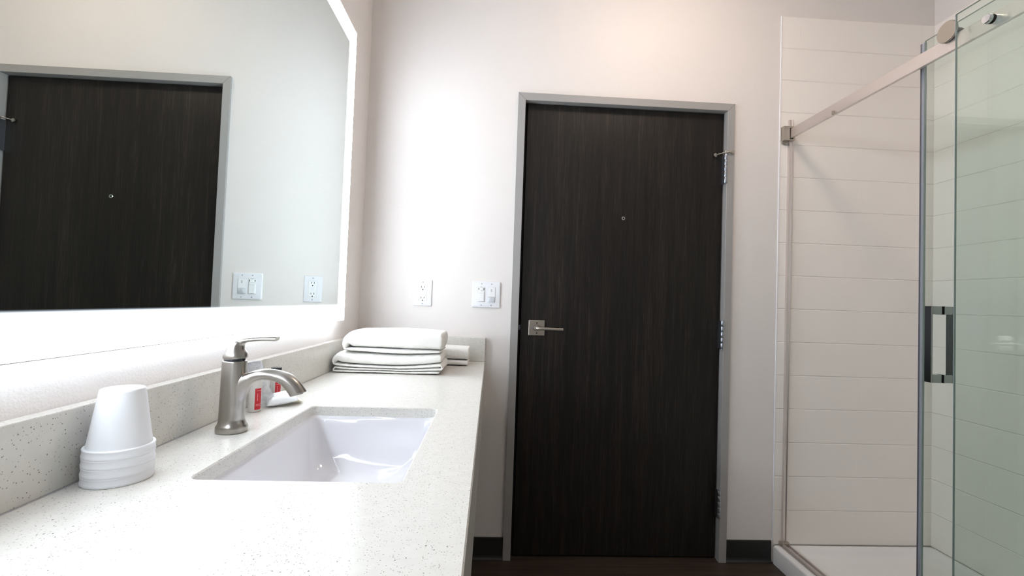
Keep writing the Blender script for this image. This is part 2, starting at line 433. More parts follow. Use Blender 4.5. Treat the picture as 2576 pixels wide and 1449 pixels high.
obj('slab', mkbox(SX0, SX1, SY, SY + .044, SZ0, SZ1, bev=.001, seg=1), MT['door'], door)
bm = bmesh.new()                           # the dark seal in the rabbet
box(bm, DX0 - .002, SX0 - .0015, .034, .068, .003, DH + .002); box(bm, SX0 - .0015, SX1 + .0012, .034, .068, SZ1 + .0005, DH + .002)
obj('gasket', bm, MT['gap'], door)
bm = bmesh.new(); lathe(bm, (1.1895, SY - .0001, 1.5570), [(.0045, 0), (.0045, .002), (.0078, .002), (.0085, .001), (.0085, 0)][::-1], (0, -1, 0), cap0=False, cap1=False)
ph = obj('peephole', bm, MT['chrome'], door, smooth=True, angle=30)
bm = bmesh.new(); lathe(bm, (1.1895, SY - .0001, 1.5570), [(.0046, 0), (.0046, .0006), (0, .0008)], (0, -1, 0), cap0=False); obj('peephole_glass', bm, MT['black'], ph)
# lever set
LX, LZ = .8000, 1.0345; PY = SY - .0001
hd = obj('door_handle', mkbox(LX - .0370, LX + .0370, PY - .007, PY, LZ - .0353, LZ + .0353, bev=.0022, seg=2), MT['satin'], door, label='satin nickel lever handle')
bm = bmesh.new(); lathe(bm, (LX, PY - .007, LZ), [(.0140, 0), (.0140, .0010), (.0118, .0010), (.0112, .030), (.0105, .034), (0, .0345)], (0, -1, 0))
obj('rose', bm, MT['satin'], hd, smooth=True, angle=35)
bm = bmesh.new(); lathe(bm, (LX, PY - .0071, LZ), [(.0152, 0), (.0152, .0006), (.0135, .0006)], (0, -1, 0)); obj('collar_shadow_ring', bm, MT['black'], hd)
pts = catmull([(LX - .004, PY - .040, LZ), (LX + .012, PY - .044, LZ - .0005), (LX + .04, PY - .046, LZ - .001), (LX + .080, PY - .046, LZ - .0018), (LX + .1165, PY - .045, LZ - .0025)], 5)
bm = bmesh.new(); sweep(bm, pts, [(.0065, .0062)] * len(pts), side=(0, 0, 1), n=24, e=5); obj('lever', bm, MT['satin'], hd, smooth=True, angle=35)
for dx, dz in ((0, .0225), (0, -.0235)):
    bm = bmesh.new(); lathe(bm, (LX + dx + .001, PY - .0069, LZ + dz), [(.0032, 0), (.0032, .0004), (.0018, .0005)], (0, -1, 0), n=20); obj('screw', bm, MT['black'], hd)
bm = bmesh.new(); lathe(bm, (LX - .0225, PY - .0069, LZ), [(.0042, 0), (.0042, .0006), (.003, .0006), (.0028, .0012), (0, .0014)], (0, -1, 0), n=20); obj('privacy_pin', bm, MT['hinge'], hd, smooth=True, angle=30)
obj('latch', mkbox(DX0 + .002, SX0 + .003, .028, .032, 1.022, 1.046, bev=.0005, seg=1), MT['darkchrome'], door)
# three butt hinges
def hinge(z0, z1):
    hx, hy, r = 1.6560, -.0095, .0083
    bm = bmesh.new(); n = 5; step = (z1 - z0) / n
    for i in range(n):
        a, b = z0 + i * step + .0005, z0 + (i + 1) * step - .0005
        lathe(bm, (hx, hy, a), [(r - .0005, 0), (r, .0008), (r, b - a - .0008), (r - .0005, b - a)], n=28)
    lathe(bm, (hx, hy, z0 - .003), [(.004, 0), (.0065, .001), (.0065, .003)], n=24); lathe(bm, (hx, hy, z1), [(.0065, 0), (.0065, .002), (.003, .0035)], n=24)
    h = obj('hinge', bm, MT['hinge'], door, smooth=True, angle=35)
    obj('leaf', mkbox(1.6535, 1.6550, hy, SY - .0002, z0, z1, bev=.0005, seg=1), MT['hinge'], h)
    return h
h1 = hinge(1.737, 1.872); hinge(.9665, 1.0955); hinge(.200, .323)
# hinge pin stop with two padded arms on the top hinge
bm = bmesh.new(); lathe(bm, (1.6560, -.0095, 1.8760), [(.0095, 0), (.0095, .005), (.005, .008), (.004, .012)], n=24)
st = obj('hinge_stop', bm, MT['satin'], door, smooth=True, angle=35, label='small metal hinge-pin stop with two padded arms')
def arm(p0, p1, pad_dir):
    bm = bmesh.new(); sweep(bm, [p0, ((Vector(p0) + Vector(p1)) / 2), p1], [(.0024, .0024)] * 3, side=(0, 0, 1), n=14); a = obj('arm', bm, MT['satin'], st, smooth=True)
    bm = bmesh.new(); lathe(bm, p1, [(.004, -.001), (.0085, .001), (.009, .005), (.007, .0085)], pad_dir, n=24); obj('pad', bm, MT['satin'], a, smooth=True, angle=40)
arm((1.6550, -.0165, 1.8795), (1.6190, .0135, 1.8740), (-.15, 1, 0))
arm((1.6570, -.0165, 1.8795), (1.6810, -.0205, 1.8800), (0, 1, 0))

# ------------------------------------------------------------------ wall plates on the back wall
def plate_screws(par, pts):
    for x, z in pts:
        bm = bmesh.new(); lathe(bm, (x, -.0068, z), [(.0030, 0), (.0030, .0008), (.0022, .0012), (0, .0013)], (0, -1, 0), n=18); s = obj('screw', bm, MT['screw'], par, smooth=True, angle=40)
        obj('screw_slot', mkbox(x - .0025, x + .0025, -.0082, -.0079, z - .0004, z + .0004), MT['ink'], s)
def plate(bm, x0, x1, z0, z1):
    rings = []
    for ins, y in ((0, -.0004), (0, -.003), (.0018, -.0055), (.006, -.0068)):
        rings.append([(a, y, b) for a, b in rrect(x0 + ins, x1 - ins, z0 + ins, z1 - ins, .004, 4)])
    loft(bm, rings, cap0=True, cap1=True)
ox, oz = .2800, 1.1765
out = thing('wall_outlet', 'white duplex power outlet on the back wall above the towels', 'outlet', (ox, 0, oz))
bm = bmesh.new(); plate(bm, ox - .0405, ox + .0405, oz - .0588, oz + .0588); obj('plate', bm, MT['plate'], out, smooth=True, angle=25)
bm = bmesh.new(); box(bm, ox - .0180, ox + .0180, -.0078, -.0060, oz - .0350, oz + .0350, bev=.0008)
fc = obj('receptacle', bm, MT['device'], out)
obj('reveal_line', mkbox(ox - .0186, ox + .0186, -.0072, -.0060, oz - .0356, oz + .0356), MT['screw'], out)
for s in (1, -1):
    zc = oz + s * .0240
    for dx, hh in ((-.0068, .0044), (.0062, .0036)):
        obj('slot', mkbox(ox + dx - .0011, ox + dx + .0011, -.0083, -.0076, zc - hh + .003, zc + hh + .003), MT['black'], fc)
    bm = bmesh.new(); lathe(bm, (ox, -.0076, zc - .0090), [(.0028, 0), (.0028, .0007)], (0, -1, 0), n=18); obj('ground_hole', bm, MT['black'], fc)
for k, dz in enumerate((.0048, -.0048)):
    obj('test_button', mkbox(ox - .0055, ox + .0085, -.0090, -.0070, oz + dz - .0036, oz + dz + .0036, bev=.0006), MT['plate'], fc)
plate_screws(out, ((ox, oz + .0480), (ox, oz - .0480)))

sx, sz = .5645, 1.1785
sw = thing('wall_switch', 'white double switch plate on the back wall beside the door frame', 'light switch', (sx, 0, sz))
bm = bmesh.new(); plate(bm, sx - .0638, sx + .0638, sz - .0588, sz + .0588); obj('plate', bm, MT['plate'], sw, smooth=True, angle=25)
xl, xr = sx - .0228, sx + .0232
obj('reveal_line', mkbox(xl - .0172, xl + .0172, -.0073, -.0060, sz - .0342, sz + .0342), MT['screw'], sw)
ds = obj('slide_switch', mkbox(xl - .0165, xl + .0165, -.0082, -.0060, sz - .0335, sz + .0335, bev=.0008), MT['device'], sw)
obj('slider', mkbox(xl - .0130, xl + .0130, -.0120, -.0080, sz - .0315, sz + .0105, bev=.0012), MT['device'], ds)
obj('slider_knob', mkbox(xl - .0078, xl + .0085, -.0135, -.0080, sz + .0175, sz + .0320, bev=.0012), MT['device'], ds)
obj('seam', mkbox(xl - .0130, xl + .0130, -.0125, -.0119, sz + .0070, sz + .0074), MT['ink'], ds)
for dx in (-.0115, .0125): obj('side_notch', mkbox(xl + dx - .0016, xl + dx + .0016, -.0086, -.0081, sz + .0205, sz + .0290), MT['ink'], ds)
obj('indicator', mkbox(xl - .0045, xl + .0045, -.0086, -.0081, sz + .0325, sz + .0338), MT['black'], ds)
obj('reveal_line', mkbox(xr - .0172, xr + .0172, -.0071, -.0060, sz - .0342, sz + .0342), MT['lens'], sw)
ss = obj('sensor_switch', mkbox(xr - .0165, xr + .0165, -.0084, -.0060, sz - .0095, sz + .0335, bev=.0008), MT['device'], sw)
bm = bmesh.new(); rk = rrect(-.0024, .0024, -.0055, .0055, .0023, 5)
rings = [[(xr - .0003 + a_, -.0084, sz + .019 + b_) for a_, b_ in rk], [(xr - .0003 + a_, -.0090, sz + .019 + b_) for a_, b_ in rk], [(xr - .0003 + a_ * .62, -.0090, sz + .019 + b_ * .82) for a_, b_ in rk], [(xr - .0003 + a_ * .62, -.0084, sz + .019 + b_ * .82) for a_, b_ in rk]]
loft(bm, rings, cap0=False, cap1=False); obj('rocker_mark', bm, MT['ink'], ss)
bm = bmesh.new()
rg = []
for k in range(9):
    t = math.radians(-90 + 180 * k / 8) / 1.0
    rg.append((xr, 0, 0))
rings = []
for zz in (sz - .0335, sz - .0325, sz - .0115, sz - .0108):
    ins = .001 if zz in (sz - .0335, sz - .0108) else 0
    rings.append([(xr - .0160, -.0060, zz)] + [(xr + .0160 * math.sin(math.radians(-90 + 15 * k)), -.0082 - (.0035 - ins) * math.cos(math.radians(-90 + 15 * k)), zz) for k in range(13)] + [(xr + .0160, -.0060, zz)])
loft(bm, rings); obj('sensor_lens', bm, MT['lens'], ss, smooth=True, angle=50)
plate_screws(sw, ((xl + .001, sz + .0480), (xr, sz + .0480), (xl + .001, sz - .0480), (xr, sz - .0480)))

# ------------------------------------------------------------------ lit mirror
ymid = (MY0 + MY1) / 2
mir = thing('lit_mirror', 'large frameless wall mirror with a glowing white frosted border', 'mirror', (0, ymid, MZ0))
obj('housing', mkbox(.0006, MX - .005, MY0 + .004, MY1 - .004, MZ0 + .004, MZ1 - .004), MT['housing'], mir)
obj('mirror_glass', mkbox(MX - .005, MX, BY0, BY1, BZ0, BZ1), MT['mirror'], mir)
bm = bmesh.new()
box(bm, MX - .005, MX, MY0, MY1, MZ0, BZ0); box(bm, MX - .005, MX, MY0, MY1, BZ1, MZ1)
box(bm, MX - .005, MX, MY0, BY0, BZ0, BZ1); box(bm, MX - .005, MX, BY1, MY1, BZ0, BZ1)
obj('light_band', bm, MT['band'], mir, label='glowing white border')
bm = bmesh.new(); e = .0012
box(bm, MX - .006, MX + .0002, MY0 - e, MY1 + e, MZ0 - e, MZ0 - .00005); box(bm, MX - .006, MX + .0002, MY0 - e, MY1 + e, MZ1 + .00005, MZ1 + e)
box(bm, MX - .006, MX + .0002, MY1 + .00005, MY1 + e, MZ0, MZ1); box(bm, MX - .006, MX + .0002, MY0 - e, MY0 - .00005, MZ0, MZ1)
obj('rim', bm, MT['frame'], mir)
obj('added_glow_strip', mkbox(.012, MX - .0075, MY0 + .02, MY1 - .02, MZ0 + .0005, MZ0 + .0038), MT['glow'], mir)   # added glowing strip, out of view, brightens the wall under the mirror

# ------------------------------------------------------------------ vanity top
ZC = .8783; XF = .5690; CT = .028; CY0 = -2.35
KX0, KX1, KY0, KY1, KR = .1595, .4640, -1.398, -.930, .015
van = thing('vanity_countertop', 'white speckled quartz countertop with splashes and a sink cutout', 'countertop', (XF / 2, -1.17, ZC))
bm = bmesh.new()
def loop(pts, z): return [bm.verts.new((x, y, z)) for x, y in pts]
def edges_of(vs): return [bm.edges.get((vs[i], vs[(i + 1) % len(vs)])) or bm.edges.new((vs[i], vs[(i + 1) % len(vs)])) for i in range(len(vs))]
def wallf(a, b):
    for i in range(len(a)): bm.faces.new((a[i], a[(i + 1) % len(a)], b[(i + 1) % len(a)], b[i]))
X0, Y1 = .0005, -.0005; c = .0022
rect = lambda i: [(X0 + i, CY0 + i), (XF - i, CY0 + i), (XF - i, Y1 - i), (X0 + i, Y1 - i)]
hole = lambda i: rrect(KX0 - i, KX1 + i, KY0 - i, KY1 + i, KR + i, 8)
o1, o2, o3 = loop(rect(c), ZC), loop(rect(0), ZC - c), loop(rect(0), ZC - CT)
i1, i2, i3 = loop(hole(c), ZC), loop(hole(0), ZC - c), loop(hole(0), ZC - CT)
wallf(o1, o2); wallf(o2, o3); wallf(i1, i2); wallf(i2, i3)
bmesh.ops.triangle_fill(bm, edges=edges_of(o1) + edges_of(i1), use_beauty=True)
bmesh.ops.triangle_fill(bm, edges=edges_of(o3) + edges_of(i3), use_beauty=True)
obj('countertop', bm, MT['quartz'], van)
obj('apron', mkbox(XF - .0205, XF - .0003, CY0, -.0005, .664, ZC - CT - .0001, bev=.0008, seg=1), MT['quartz'], van)
obj('backsplash', mkbox(.0005, .0206, CY0, -.0005, ZC + .0003, .9842, bev=.0018, seg=2), MT['quartz'], van)
obj('side_splash', mkbox(.0212, XF - .0005, -.0210, -.0005, ZC + .0003, .9842, bev=.0018, seg=2), MT['quartz'], van)
# hairline sealant where the splashes meet the top
bm = bmesh.new(); box(bm, .0204, .0220, CY0 + .01, -.0225, ZC, ZC + .0008)
obj('sealant', bm, MT['screw'], van)

# sink
snk = thing('sink', 'white rectangular undermount ceramic sink basin', 'sink', ((KX0 + KX1) / 2, (KY0 + KY1) / 2, ZC - CT))
bm = bmesh.new(); zt = ZC - CT - .0005
def sring(ins, z, r): return [(x, y, z) for x, y in rrect(KX0 + ins, KX1 - ins, KY0 + ins, KY1 - ins, r, 10)]
R = [sring(-.035, zt, .05), sring(-.008, zt, .036), sring(-.0045, zt - .0015, .035), sring(-.003, zt - .006, .035), sring(.000, zt - .030, .038), sring(.005, zt - .060, .042),
     sring(.012, zt - .090, .048), sring(.020, zt - .108, .054), sring(.033, zt - .122, .058), sring(.050, zt - .130, .062), sring(.085, zt - .135, .060), sring(.120, zt - .138, .030), sring(.135, zt - .1390, .015)]
loft(bm, R, cap0=False)
basin = obj('basin', bm, MT['ceramic'], snk, smooth=True)
md = basin.modifiers.new('thickness', 'SOLIDIFY'); md.thickness = .008; md.offset = -1 
bm = bmesh.new(); kc = ((KX0 + KX1) / 2, (KY0 + KY1) / 2, zt - .1385)
lathe(bm, kc, [(.030, 0), (.030, .002), (.026, .0035), (.018, .002), (.018, .004), (.004, .006), (0, .006)], n=36); obj('drain', bm, MT['chrome'], snk, smooth=True, angle=40)

# ------------------------------------------------------------------ faucet
FYc = -1.160; k_ = (2.09169 + FYc) / (2.09169 - 1.115)
def F(x, z): return (.58634 + (x - .58634) * k_, 1.14978 + (z - 1.14978) * k_)
fx = F(.066, .9)[0]
fau = thing('faucet', 'brushed nickel single-lever faucet with an arched spout behind the sink', 'faucet', (fx, FYc, ZC))
bm = bmesh.new()
def col(zw, xl_, xr_, ry, e=2.3):
    a, z = F(xl_, zw); b, _ = F(xr_, zw)
    return ring_z((a + b) / 2, FYc, max(z, ZC + .0002), (b - a) / 2, ry, e=e, n=56)
loft(bm, [col(.855, .0368, .0950, .0262, 2.2), col(.8667, .0366, .0952, .0264, 2.2), col(.8760, .0366, .0952, .0264, 2.2), col(.8790, .0376, .0940, .0255, 2.2), col(.8815, .0395, .0920, .0240, 2.2),
          col(.8850, .0410, .0900, .0225), col(.8900, .0415, .0885, .0215), col(.9030, .0418, .0882, .0207), col(.9300, .0420, .0880, .0203), col(.9600, .0423, .0880, .0200), col(.9900, .0427, .0880, .0198), col(1.0085, .0429, .0880, .0197), col(1.0100, .0436, .0873, .0190)])
# spout, rising out of the body: both are fused into one casting and blended where they meet
inner = [(.0845, .8870), (.0868, .9060), (.0890, .9320), (.0960, .9520), (.1106, .9665), (.1278, .9716), (.1473, .9701), (.1632, .9617), (.1734, .9501), (.1818, .9385)]
outer = [(.0560, .8870), (.0540, .9200), (.0570, .9540), (.0740, .9760), (.0943, .9858), (.1180, .9932), (.1450, .9938), (.1760, .9862), (.1970, .9715), (.2123, .9501)]
ip = catmull([(a[0], 0, a[1]) for a in inner], 5); op = catmull([(a[0], 0, a[1]) for a in outer], 5)
rings = []; N = len(ip)
for i in range(N):
    (ax_, az), (bx_, bz) = F(ip[i].x, ip[i].z), F(op[i].x, op[i].z)
    c0 = Vector(((ax_ + bx_) / 2, FYc, (az + bz) / 2)); u = Vector((bx_ - ax_, 0, bz - az)); h = u.length / 2; u.normalize()
    t = i / (N - 1); ry = .0185 * (1 - t) + .0150 * t if t > .0 else .0185
    ry = .0192 - .0050 * min(1, t * 2.2) + .0015 * max(0, t - .5)
    rings.append([c0 + u * a + Vector((0, 1, 0)) * b for a, b in sup(36, h, ry, 2.15)])
loft(bm, rings, cap1=True)
tmp = obj('casting', bm, MT['nickel'], fau)
rm = tmp.modifiers.new('fuse', 'REMESH'); rm.mode = 'VOXEL'; rm.voxel_size = .00085; rm.adaptivity = 0
sm = tmp.modifiers.new('blend', 'SMOOTH'); sm.factor = .5; sm.iterations = 14
bpy.context.view_layer.update()
fused = bpy.data.meshes.new_from_object(tmp.evaluated_get(bpy.context.evaluated_depsgraph_get()))
bpy.data.objects.remove(tmp)
cutx = F(.0915, 1)[0] - fx
def part_of(me, keep, name):
    b = bmesh.new(); b.from_mesh(me); b.normal_update()
    nrm = {}
    drop = [f for f in b.faces if keep(f.calc_center_median())]
    bmesh.ops.delete(b, geom=drop, context='FACES')
    return obj_raw(name, b)
def obj_raw(name, b):
    me = bpy.data.meshes.new(name); b.to_mesh(me); b.free(); me.materials.append(MT['nickel'])
    for f in me.polygons: f.use_smooth = True
    o = bpy.data.objects.new(name, me); C.objects.link(o); o.parent = fau; return o
is_spout = lambda c_: c_.x > cutx and c_.z > .050
part_of(fused, is_spout, 'body')
spout = part_of(fused, lambda c_: not is_spout(c_), 'spout')
tc0 = (Vector(rings[-1][0]) + Vector(rings[-1][18])) / 2; tdir = Vector((.28, 0, -1)).normalized()
bm = bmesh.new(); lathe(bm, (tc0.x, FYc, tc0.z), [(.0085, -.001), (.0085, .0006), (.006, .0008)], tdir, n=24); obj('aerator', bm, MT['black'], spout)
# handle: neck ring, flared hub, lever
a, z0 = F(.0445, 1.0095); b, _ = F(.0862, 1.0095)
bm = bmesh.new(); lathe(bm, ((a + b) / 2, FYc, z0), [((b - a) / 2 - .0012, 0), ((b - a) / 2 - .0012, .0045)], n=40); obj('neck_ring', bm, MT['darkchrome'], fau, smooth=True, angle=40)
bm = bmesh.new()
HL = [(1.0138, .0465, .0886, .0198), (1.0150, .0450, .0887, .0203), (1.0205, .0436, .0884, .0203), (1.0240, .0445, .0878, .0198), (1.0275, .0468, .0850, .0185), (1.0315, .0488, .0826, .0172), (1.0365, .0500, .0815, .0160), (1.0410, .0510, .0818, .0150), (1.0445, .0522, .0838, .0142), (1.0470, .0532, .0850, .0134), (1.0492, .0555, .0856, .0118), (1.0505, .0590, .0850, .0095), (1.0510, .0650, .0820, .0060)]
rings = []
for zz, l, r, ry in HL:
    (a, z), (b, _) = F(l, zz), F(r, zz); tilt = .0022
    rings.append([(x, y, z_ + (x - fx) * .10) for x, y, z_ in ring_z((a + b) / 2, FYc, z, (b - a) / 2, ry, n=44, e=2.2)])
loft(bm, rings); hub = obj('handle_hub', bm, MT['nickel'], fau, smooth=True, angle=60)
bm = bmesh.new()
top = [(.0625, 1.0495), (.0680, 1.0525), (.0760, 1.0550), (.0868, 1.0568), (.1080, 1.0590), (.1300, 1.0604), (.1480, 1.0610), (.1496, 1.0606)]
bot = [(.0680, 1.0420), (.0740, 1.0425), (.0800, 1.0440), (.0880, 1.0478), (.1080, 1.0508), (.1300, 1.0520), (.1455, 1.0520), (.1475, 1.0528)]
wid = [.0085, .0108, .0116, .0112, .0100, .0096, .0094, .0090]
tp = catmull([(p[0], 0, p[1]) for p in top], 5); bp_ = catmull([(p[0], 0, p[1]) for p in bot], 5)
rings = []
for i in range(len(tp)):
    (ax_, az), (bx_, bz) = F(tp[i].x, tp[i].z), F(bp_[i].x, bp_[i].z)
    c0 = Vector(((ax_ + bx_) / 2, FYc, (az + bz) / 2)); u = Vector((ax_ - bx_, 0, az - bz)); h = u.length / 2; u.normalize()
    q = i / (len(tp) - 1) * (len(wid) - 1); w = wid[int(q)] + (wid[min(int(q) + 1, len(wid) - 1)] - wid[int(q)]) * (q - int(q))
    rings.append([c0 + u * a + Vector((0, 1, 0)) * b for a, b in sup(36, h, w, 3.2)])
loft(bm, rings); obj('lever', bm, MT['nickel'], fau, smooth=True, angle=50)

# ------------------------------------------------------------------ stack of foam cups, upside down
CUX, CUY, CR, CRT, CH, ST = .0632, -1.4000, .0415, .0262, .0915, .0123
def cup_mesh():
    bm = bmesh.new(); w = .0022
    def rad(z): return CR - .0022 - (CR - .0022 - CRT) * (z / CH)
    prof = [(rad(.004) - w, .0006), (CR - .0006, 0), (CR, .0008), (CR + .0001, .0030), (CR - .0006, .0045), (CR - .0007, .0100), (CR - .0002, .0112), (CR - .0008, .0122), (rad(.0125) + .0002, .0126), (rad(.03), .03), (rad(.06), .06), (CRT + .0006, CH - .004), (CRT, CH - .0012), (CRT - .0012, CH),
            (CRT - .003, CH - .0005), (CRT - .0040, CH - .0028), (0.0001, CH - .0028)]
    inn = [(0.0001, CH - .0075), (CRT - w - .0016, CH - .0075), (rad(.06) - w, .06), (rad(.03) - w, .03), (rad(.004) - w, .0006)]
    pr = prof[:]; full = pr + inn
    lathe(bm, (0, 0, 0), full, n=64, cap0=False, cap1=False)
    bmesh.ops.remove_doubles(bm, verts=bm.verts, dist=1e-6)
    return bm
names = ['lowest white foam cup of the upside-down stack, its rim on the counter', 'second foam cup from the bottom of the upside-down stack', 'third foam cup from the bottom of the upside-down stack', 'topmost white foam cup of the stack, shown almost whole']
cup0 = None
for i in range(4):
    if cup0 is None:
        cup0 = obj('foam_cup', cup_mesh(), MT['foam'], smooth=True, angle=50); c_ = cup0
    else:
        c_ = cup0.copy(); C.objects.link(c_)
    c_.location = (CUX, CUY, ZC + .0003 + i * ST); c_['label'] = names[i]; c_['category'] = 'cup'; c_['group'] = 'stacked foam cups'

# ------------------------------------------------------------------ toiletries behind the faucet
def amenity(x, y, h, r, label, face):
    t = thing('toiletry_bottle', label, 'bottle', (x, y, ZC), 'small toiletry bottles')
    bm = bmesh.new(); lathe(bm, (x, y, ZC + .0003), [(r - .0015, 0), (r - .0003, .0008), (r, .003), (r, h * .80), (r - .001, h * .83), (r * .72, h * .87), (r * .70, h * .90)], n=40); b = obj('body', bm, MT['bottle'], t, smooth=True, angle=35)
    bm = bmesh.new(); lathe(bm, (x, y, ZC + h * .875), [(r * .93, 0), (r * .96, .001), (r * .96, h * .125 - .001), (r * .93, h * .125)], n=40); obj('cap', bm, MT['black'], t, smooth=True, angle=35, label='black cap')
    def patch(a0, a1, z0, z1, off, nseg=10):
        bm = bmesh.new(); rr = []
        for z in (z0, z1):
            rr.append([bm.verts.new((x + (r + off) * math.cos(a0 + (a1 - a0) * k / nseg), y + (r + off) * math.sin(a0 + (a1 - a0) * k / nseg), z)) for k in range(nseg + 1)])
            rr.append([bm.verts.new((x + (r - .0008) * math.cos(a0 + (a1 - a0) * k / nseg), y + (r - .0008) * math.sin(a0 + (a1 - a0) * k / nseg), z)) for k in range(nseg + 1)])
        o0, n0, o1_, n1_ = rr
        for k in range(nseg):
            bm.faces.new((o0[k], o0[k + 1], o1_[k + 1], o1_[k])); bm.faces.new((n0[k + 1], n0[k], n1_[k], n1_[k + 1]))
            bm.faces.new((o0[k + 1], o0[k], n0[k], n0[k + 1])); bm.faces.new((o1_[k], o1_[k + 1], n1_[k + 1], n1_[k]))
        bm.faces.new((o0[0], o1_[0], n1_[0], n0[0])); bm.faces.new((o0[-1], n0[-1], n1_[-1], o1_[-1]))
        return bm
    a0 = face - .50; a1 = face + .62
    lb = obj('label', patch(a0, a1, ZC + .006, ZC + h * .60, .0003), MT['red'], t, label='red label')
    for z in (.0145, .0175, h * .535): obj('printed_line', patch(a0 + .18, a1 - .04, ZC + z, ZC + z + .0009, .0005), MT['pink'], lb)
    # an illegible line of small vertical lettering
    zz = .0265; random.seed(4)
    while zz < h * .48:
        l = random.choice((.0012, .0018, .0009)); obj('lettering', patch(a0 + .33, a0 + .33 + random.choice((.10, .14)), ZC + zz, ZC + zz + l, .0005, 3), MT['pink'], lb); zz += l + .0009
b1 = amenity(.0530, -1.0000, .0900, .0135, 'small frosted bottle with a red label, close behind the faucet', math.radians(-35))
b2 = amenity(.0560, -.9050, .0870, .0130, 'small black-capped bottle with a red label, beyond the white wrapped packet', math.radians(-42))
# clear plastic sachet leaning between the bottles
random.seed(7)
bm = bmesh.new(); n1_, n2_ = 12, 18
P00, P10, P01, P11 = Vector((.034, -.974, ZC + .001)), Vector((.082, -.948, ZC + .001)), Vector((.0225, -.990, ZC + .1085)), Vector((.048, -.968, ZC + .112))
grid = []
for j in range(n2_ + 1):
    row = []
    for i in range(n1_ + 1):
        u, v = i / n1_, j / n2_
        p = P00.lerp(P10, u).lerp(P01.lerp(P11, u), v)
        w = math.sin(PI * u) * math.sin(PI * min(1, v * 1.05)) * .004
        p += Vector((.55, -.8, 0)) * (w * .6 + .0012 * math.sin(9 * u + 7 * v) * math.sin(PI * u)) + Vector((random.uniform(-.0006, .0006), random.uniform(-.0006, .0006), 0))
        row.append(p)
    grid.append(row)
front = [[bm.verts.new(p) for p in r] for r in grid]
back = [[bm.verts.new(p + Vector((-.55, .8, 0)) * (.0005 + .006 * math.sin(PI * i / n1_) * math.sin(PI * j / n2_))) for i, p in enumerate(r)] for j, r in enumerate(grid)]
for g in (front, back):
    for j in range(n2_):
        for i in range(n1_): bm.faces.new((g[j][i], g[j][i + 1], g[j + 1][i + 1], g[j + 1][i]))
for j in range(n2_):
    for i in (0, n1_): bm.faces.new((front[j][i], front[j + 1][i], back[j + 1][i], back[j][i]))
for i in range(n1_):
    for j in (0, n2_): bm.faces.new((front[j][i], front[j][i + 1], back[j][i + 1], back[j][i]))
sach = thing('plastic_sachet', 'clear crinkled plastic sachet standing behind the nearer red-labelled bottle', 'sachet', (.045, -.965, ZC))
obj('film', bm, MT['film'], sach, smooth=True)
bm = bmesh.new(); sweep(bm, [P01 + Vector((.001, -.001, -.001)), P01.lerp(P11, .5) + Vector((0, -.001, 0)), P11 + Vector((0, -.001, -.001))], [(.0008, .0010)] * 3, side=(0, 0, 1), n=8)
sweep(bm, [P01 + Vector((.001, -.001, -.0075)), P01.lerp(P11, .5) + Vector((0, -.001, -.007)), P11 + Vector((0, -.001, -.008))], [(.0005, .0006)] * 3, side=(0, 0, 1), n=8)
obj('crimped_seam', bm, MT['lens'], sach)
# white wrapped packet
def pillow(name, cx, cy, cz, L, W, H, rot, tilt, mat, parent, seed, twist=.0):
    random.seed(seed); bm = bmesh.new(); nu, nv = 20, 14
    Rm = Matrix.Rotation(rot, 3, 'Z') @ Matrix.Rotation(tilt, 3, 'Y') @ Matrix.Rotation(twist, 3, 'X')
    top, bot = [], []
    for j in range(nv + 1):
        a, b = [], []
        for i in range(nu + 1):
            u, v = i / nu * 2 - 1, j / nv * 2 - 1
            f = max(0, (1 - abs(u) ** 3.0)) ** .6 * max(0, (1 - v * v)) ** .5
            rip = .0009 * math.sin(15 * v + 5 * u) * (abs(u) ** 2) * (1 - v * v)
            wv = W / 2 * (1 - .12 * (1 - u * u) + .08 * u)
            x, y = u * L / 2, v * wv
            jx = random.uniform(-.0004, .0004)
            a.append(Vector((x + jx, y, H * .62 * f + rip + .0004))); b.append(Vector((x + jx, y, -H * .38 * f + rip)))
        top.append(a); bot.append(b)
    mk = lambda g: [[bm.verts.new(Rm @ p + Vector((cx, cy, cz))) for p in r] for r in g]
    T, B = mk(top), mk(bot)
    for g in (T, B):
        for j in range(nv):
            for i in range(nu): bm.faces.new((g[j][i], g[j][i + 1], g[j + 1][i + 1], g[j + 1][i]))
    for j in range(nv):
        for i in (0, nu): bm.faces.new((T[j][i], T[j + 1][i], B[j + 1][i], B[j][i]))
    for i in range(nu):
        for j in (0, nv): bm.faces.new((T[j][i], T[j][i + 1], B[j][i + 1], B[j][i]))
    return obj(name, bm, mat, parent, smooth=True, angle=70)
pk = thing('wrapped_packet', 'small white plastic-wrapped packet lying between the faucet and the backsplash', 'packet', (.092, -.925, ZC))
pillow('wrapper', .0835, -.9330, ZC + .0150, .068, .058, .026, math.radians(30), math.radians(-9), MT['paper'], pk, 3, math.radians(10))
pillow('wrapper_tail', .0990, -.9090, ZC + .0068, .044, .036, .011, math.radians(34), math.radians(4), MT['yellow'], pk, 5)

